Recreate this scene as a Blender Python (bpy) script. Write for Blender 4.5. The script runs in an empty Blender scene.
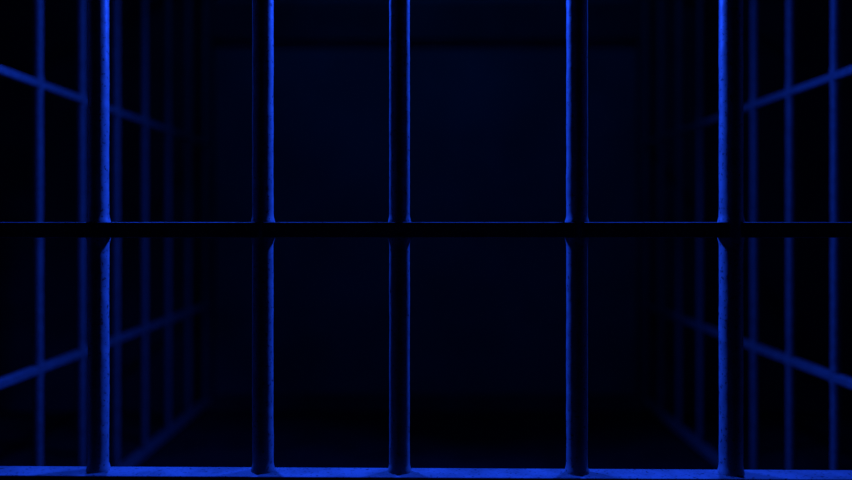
import bpy, bmesh, math, random
from mathutils import Vector, Matrix, noise
random.seed(4)
sc=bpy.context.scene
sc.view_settings.view_transform='Standard'
EYE=0.62      # eye height
F=828.0
# ---------------- materials
def mat(name,c1,c2,scale=60,rough=.5,metal=0.,bump=.2,spec=.5,specks=False):
    m=bpy.data.materials.new(name); m.use_nodes=True
    nt=m.node_tree; b=nt.nodes['Principled BSDF']
    tc=nt.nodes.new('ShaderNodeTexCoord')
    n=nt.nodes.new('ShaderNodeTexNoise'); n.inputs['Scale'].default_value=scale; n.inputs['Detail'].default_value=8
    r=nt.nodes.new('ShaderNodeValToRGB')
    r.color_ramp.elements[0].position=.35; r.color_ramp.elements[1].position=.6
    r.color_ramp.elements[0].color=(*c1,1); r.color_ramp.elements[1].color=(*c2,1)
    bp=nt.nodes.new('ShaderNodeBump'); bp.inputs['Strength'].default_value=bump; bp.inputs['Distance'].default_value=.001
    L=nt.links.new
    L(tc.outputs['Object'],n.inputs['Vector']); L(n.outputs['Fac'],r.inputs['Fac'])
    L(n.outputs['Fac'],bp.inputs['Height']); L(bp.outputs['Normal'],b.inputs['Normal'])
    if specks:   # small rust pits
        n2=nt.nodes.new('ShaderNodeTexNoise'); n2.inputs['Scale'].default_value=260; n2.inputs['Detail'].default_value=4
        r2=nt.nodes.new('ShaderNodeValToRGB')
        r2.color_ramp.elements[0].position=.32; r2.color_ramp.elements[0].color=(.10,.10,.10,1)
        r2.color_ramp.elements[1].position=.41; r2.color_ramp.elements[1].color=(1,1,1,1)
        mx=nt.nodes.new('ShaderNodeMix'); mx.data_type='RGBA'; mx.blend_type='MULTIPLY'; mx.inputs[0].default_value=1
        L(tc.outputs['Object'],n2.inputs['Vector']); L(n2.outputs['Fac'],r2.inputs['Fac'])
        L(r.outputs['Color'],mx.inputs[6]); L(r2.outputs['Color'],mx.inputs[7]); L(mx.outputs[2],b.inputs['Base Color'])
    else: L(r.outputs['Color'],b.inputs['Base Color'])
    b.inputs['Roughness'].default_value=rough; b.inputs['Metallic'].default_value=metal
    b.inputs['Specular IOR Level'].default_value=spec
    return m
steel=mat('painted_steel',(.20,.20,.21),(.28,.28,.29),60,.45,.0,.25,.5,True)
steel_rail=mat('worn_steel',(.085,.085,.09),(.15,.15,.16),30,.65,.0,.3,.2,True)
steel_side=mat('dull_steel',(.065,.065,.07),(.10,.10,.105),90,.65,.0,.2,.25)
concrete=mat('dark_concrete',(.035,.035,.038),(.050,.050,.055),6,.95,0,.4,.1)
lit_patch_m=mat('faintly_lit_plaster',(.075,.075,.08),(.10,.10,.105),4,.95,0,.2,.1)  # paler than the concrete: the back wall's faint centre light put into colour
floorm=mat('dark_floor',(.008,.008,.009),(.014,.014,.016),8,.9,0,.3,.1)
shade_m=mat('lamp_enamel',(.02,.02,.02),(.03,.03,.03),30,.4,0,.05)

def finish(bm,name,m,parent=None,smooth=True):
    me=bpy.data.meshes.new(name); bmesh.ops.recalc_face_normals(bm,faces=bm.faces)
    bm.to_mesh(me); bm.free(); me.materials.append(m)
    if smooth:
        for p in me.polygons: p.use_smooth=True
    o=bpy.data.objects.new(name,me); sc.collection.objects.link(o)
    if parent: o.parent=parent
    return o
def empty(name,loc=(0,0,0)):
    e=bpy.data.objects.new(name,None); e.location=loc; sc.collection.objects.link(e); return e

def tube(bm,p0,p1,r,flares=(),step=.003,seg=32,amp=.00025,fl=.0018,flw=.005):
    """rod with slight unevenness and fillet welds where it meets rails"""
    p0=Vector(p0);p1=Vector(p1);ax=(p1-p0);Ln=ax.length;ax.normalize()
    u=ax.orthogonal().normalized(); v=ax.cross(u)
    n=max(2,int(Ln/step)); rings=[]
    for i in range(n+1):
        t=Ln*i/n; c=p0+ax*t
        rr=r
        for f,hw in flares:
            dd=max(0,abs(t-f)-hw); rr+=fl*math.exp(-(dd/flw)**2)
        ring=[]
        for k in range(seg):
            a=2*math.pi*k/seg
            d=u*math.cos(a)+v*math.sin(a)
            q=c+d*r
            q2=rr+amp*noise.noise(q*150)+amp*1.6*noise.noise(q*25+Vector((7,3,1)))
            ring.append(bm.verts.new(c+d*q2))
        rings.append(ring)
    for i in range(n):
        for k in range(seg):
            bm.faces.new((rings[i][k],rings[i][(k+1)%seg],rings[i+1][(k+1)%seg],rings[i+1][k]))
    bm.faces.new(rings[0]);bm.faces.new(rings[-1])
def box(bm,lo,hi,bev=0,rot=0):
    lo=Vector(lo);hi=Vector(hi)
    g=bmesh.ops.create_cube(bm,size=1)
    vs=g['verts']; c=(lo+hi)/2; s=hi-lo
    for v in vs: v.co=Vector((v.co.x*s.x,v.co.y*s.y,v.co.z*s.z))
    if rot:
        bmesh.ops.rotate(bm,verts=vs,cent=(0,0,0),matrix=Matrix.Rotation(rot,3,'Y'))
    for v in vs: v.co+=c
    if bev:
        es=list({e for v in vs for e in v.link_edges})
        bmesh.ops.bevel(bm,geom=es,offset=bev,segments=3,profile=.5,affect='EDGES')

CEIL=EYE+1.45
XS=.717; BACK=2.75     # side grille lateral position, back wall distance (camera at y=0)
# ---------------- front grille (plane y=1)
front=empty('prison_cell_bars',(0,1.0,0))
px=[98.5,263,399.5,577,731]; rr=[.0122,.0125,.0123,.0128,.0139]
xs=[(p-426)/F for p in px]
allb=list(zip(xs,rr))+[(-.565,.013),(.565,.013)]
rail_z=EYE-.0095; sill_z=EYE-.3010
tilt=math.radians(.28)
bm=bmesh.new()
for x,r in allb:
    tube(bm,(x,0,.02),(x,0,CEIL-.02),r,flares=[(rail_z-.02,.009),(sill_z-.02-x*tilt,.001),(EYE+.75-.02,.009)])
finish(bm,'upright_bars',steel,front)
bm=bmesh.new()
box(bm,(-XS,-.0142,rail_z-.0092),(XS,.002,rail_z+.0092),.0010)
finish(bm,'crossbar',steel_rail,front,False)
bm=bmesh.new()
box(bm,(-XS,-.0142,EYE+.741),(XS,.002,EYE+.759),.0010)
finish(bm,'upper_crossbar',steel_rail,front,False)
bm=bmesh.new()
box(bm,(-XS,-.024,sill_z-.05),(XS,.014,sill_z),.0015,rot=tilt)
finish(bm,'ledge_rail',steel_rail,front,False)
bm=bmesh.new()
for s in (-1,1): box(bm,(s*XS-.02,-.02,0),(s*XS+.02,.02,CEIL),.003)
box(bm,(-XS,-.02,0),(XS,.02,.04),.002); box(bm,(-XS,-.02,CEIL-.04),(XS,.02,CEIL),.002)
finish(bm,'frame',steel,front,False)
# ---------------- side grilles
def side(s,first,step):
    e=empty('prison_cell_bars',(s*XS,0,0))
    bm=bmesh.new()
    d=first
    while d-step>1.06: d-=step
    while d<BACK-.05:
        tube(bm,(0,d,.03),(0,d,CEIL-.02),.0085,flares=[(EYE+.254-.03,.008),(EYE-.272-.03,.008)],step=.012,seg=18)
        d+=step
    finish(bm,'upright_bars',steel_side,e)
    bm=bmesh.new()
    for z in (EYE+.254,EYE-.272,EYE+.79):
        box(bm,(-.009,1.02,z-.0070),(.009,BACK-.005,z+.0070),.002)
    box(bm,(-.012,1.02,EYE-.595),(.012,BACK-.005,EYE-.575),.002)
    box(bm,(-.014,1.02,CEIL-.03),(.014,BACK-.005,CEIL),.002)
    finish(bm,'rails',steel_side,e,False)
side(-1,1.53,.192)
side(1,1.449,.178)
# ---------------- room shell
def slab(name,lo,hi,m):
    bm=bmesh.new(); box(bm,lo,hi); return finish(bm,name,m,None,False)
W=1.7
slab('floor',(-W,-1.2,-.1),(W,BACK+.1,0),floorm)
slab('ceiling',(-W,-1.2,CEIL),(W,BACK+.1,CEIL+.1),floorm)
slab('wall_back',(-W,BACK,0),(W,BACK+.1,CEIL),lit_patch_m)
slab('wall_left',(-W-.1,-1.2,0),(-W,BACK+.1,CEIL),concrete)
slab('wall_right',(W,-1.2,0),(W+.1,BACK+.1,CEIL),concrete)
slab('dark_band_1',(-W,BACK-.04,0),(-.70,BACK,CEIL),concrete)  # darker bands added at sides and top to outline the faintly lit patch
slab('dark_band_2',(.70,BACK-.04,0),(W,BACK,CEIL),concrete)
slab('dark_band_3',(-.70,BACK-.04,EYE+.60),(.70,BACK,EYE+.72),concrete)
slab('baseboard_back',(-.70,BACK-.03,0),(.70,BACK,.05),concrete)
# ---------------- lamps hanging inside the cell, plus one added weak fill
def lamp(x,y,z,dirv,power,spread,col=(.011,.072,1)):
    e=empty('flood_or_fill_lamp',(x,y,z))
    q=Vector(dirv).to_track_quat('-Z','Y')
    bm=bmesh.new()
    prof=[(.018,.10),(.022,.07),(.05,.05),(.085,.0),(.088,-.012),(.082,-.012),(.079,0),(.045,.044),(.012,.055)]
    seg=32; rings=[[bm.verts.new((r*math.cos(2*math.pi*k/seg),r*math.sin(2*math.pi*k/seg),zz+.013)) for k in range(seg)] for r,zz in prof]
    for i in range(len(rings)-1):
        for k in range(seg): bm.faces.new((rings[i][k],rings[i][(k+1)%seg],rings[i+1][(k+1)%seg],rings[i+1][k]))
    o=finish(bm,'shade',shade_m,e); o.rotation_mode='QUATERNION'; o.rotation_quaternion=q
    top=q@Vector((0,0,.10))
    bm=bmesh.new(); tube(bm,top,(top.x,top.y,CEIL-z),.006,step=.05,seg=12,amp=0); finish(bm,'stem',shade_m,e)
    l=bpy.data.lights.new('blue_light','AREA'); l.shape='DISK'; l.size=.12; l.energy=power; l.color=col; l.spread=math.radians(spread)
    o=bpy.data.objects.new('blue_light',l); sc.collection.objects.link(o); o.parent=e
    o.rotation_mode='QUATERNION'; o.rotation_quaternion=q
lamp(.53,1.54,EYE+.78,(-.77,-.50,-.75),21,122)
lamp(-.55,1.63,EYE+.78,(.72,-.66,-.75),21,118)
lamp(0,1.85,EYE+1.15,(0,.6,-1),1.4,180,(.0,.16,1))  # unseen weak fill, added to lift the back and side walls to navy
w=bpy.data.worlds.new('world'); sc.world=w; w.use_nodes=True
w.node_tree.nodes['Background'].inputs['Color'].default_value=(0,.02,.2,1)
w.node_tree.nodes['Background'].inputs['Strength'].default_value=.003
# ---------------- camera
c=bpy.data.cameras.new('camera'); co=bpy.data.objects.new('camera',c); sc.collection.objects.link(co)
co.location=(0,0,EYE); co.rotation_euler=(math.pi/2,0,0)
c.sensor_width=36; c.lens=36*F/852; c.shift_y=-18/852
c.clip_start=.02
c.dof.use_dof=True; c.dof.focus_distance=1.0; c.dof.aperture_fstop=1.7
sc.camera=co
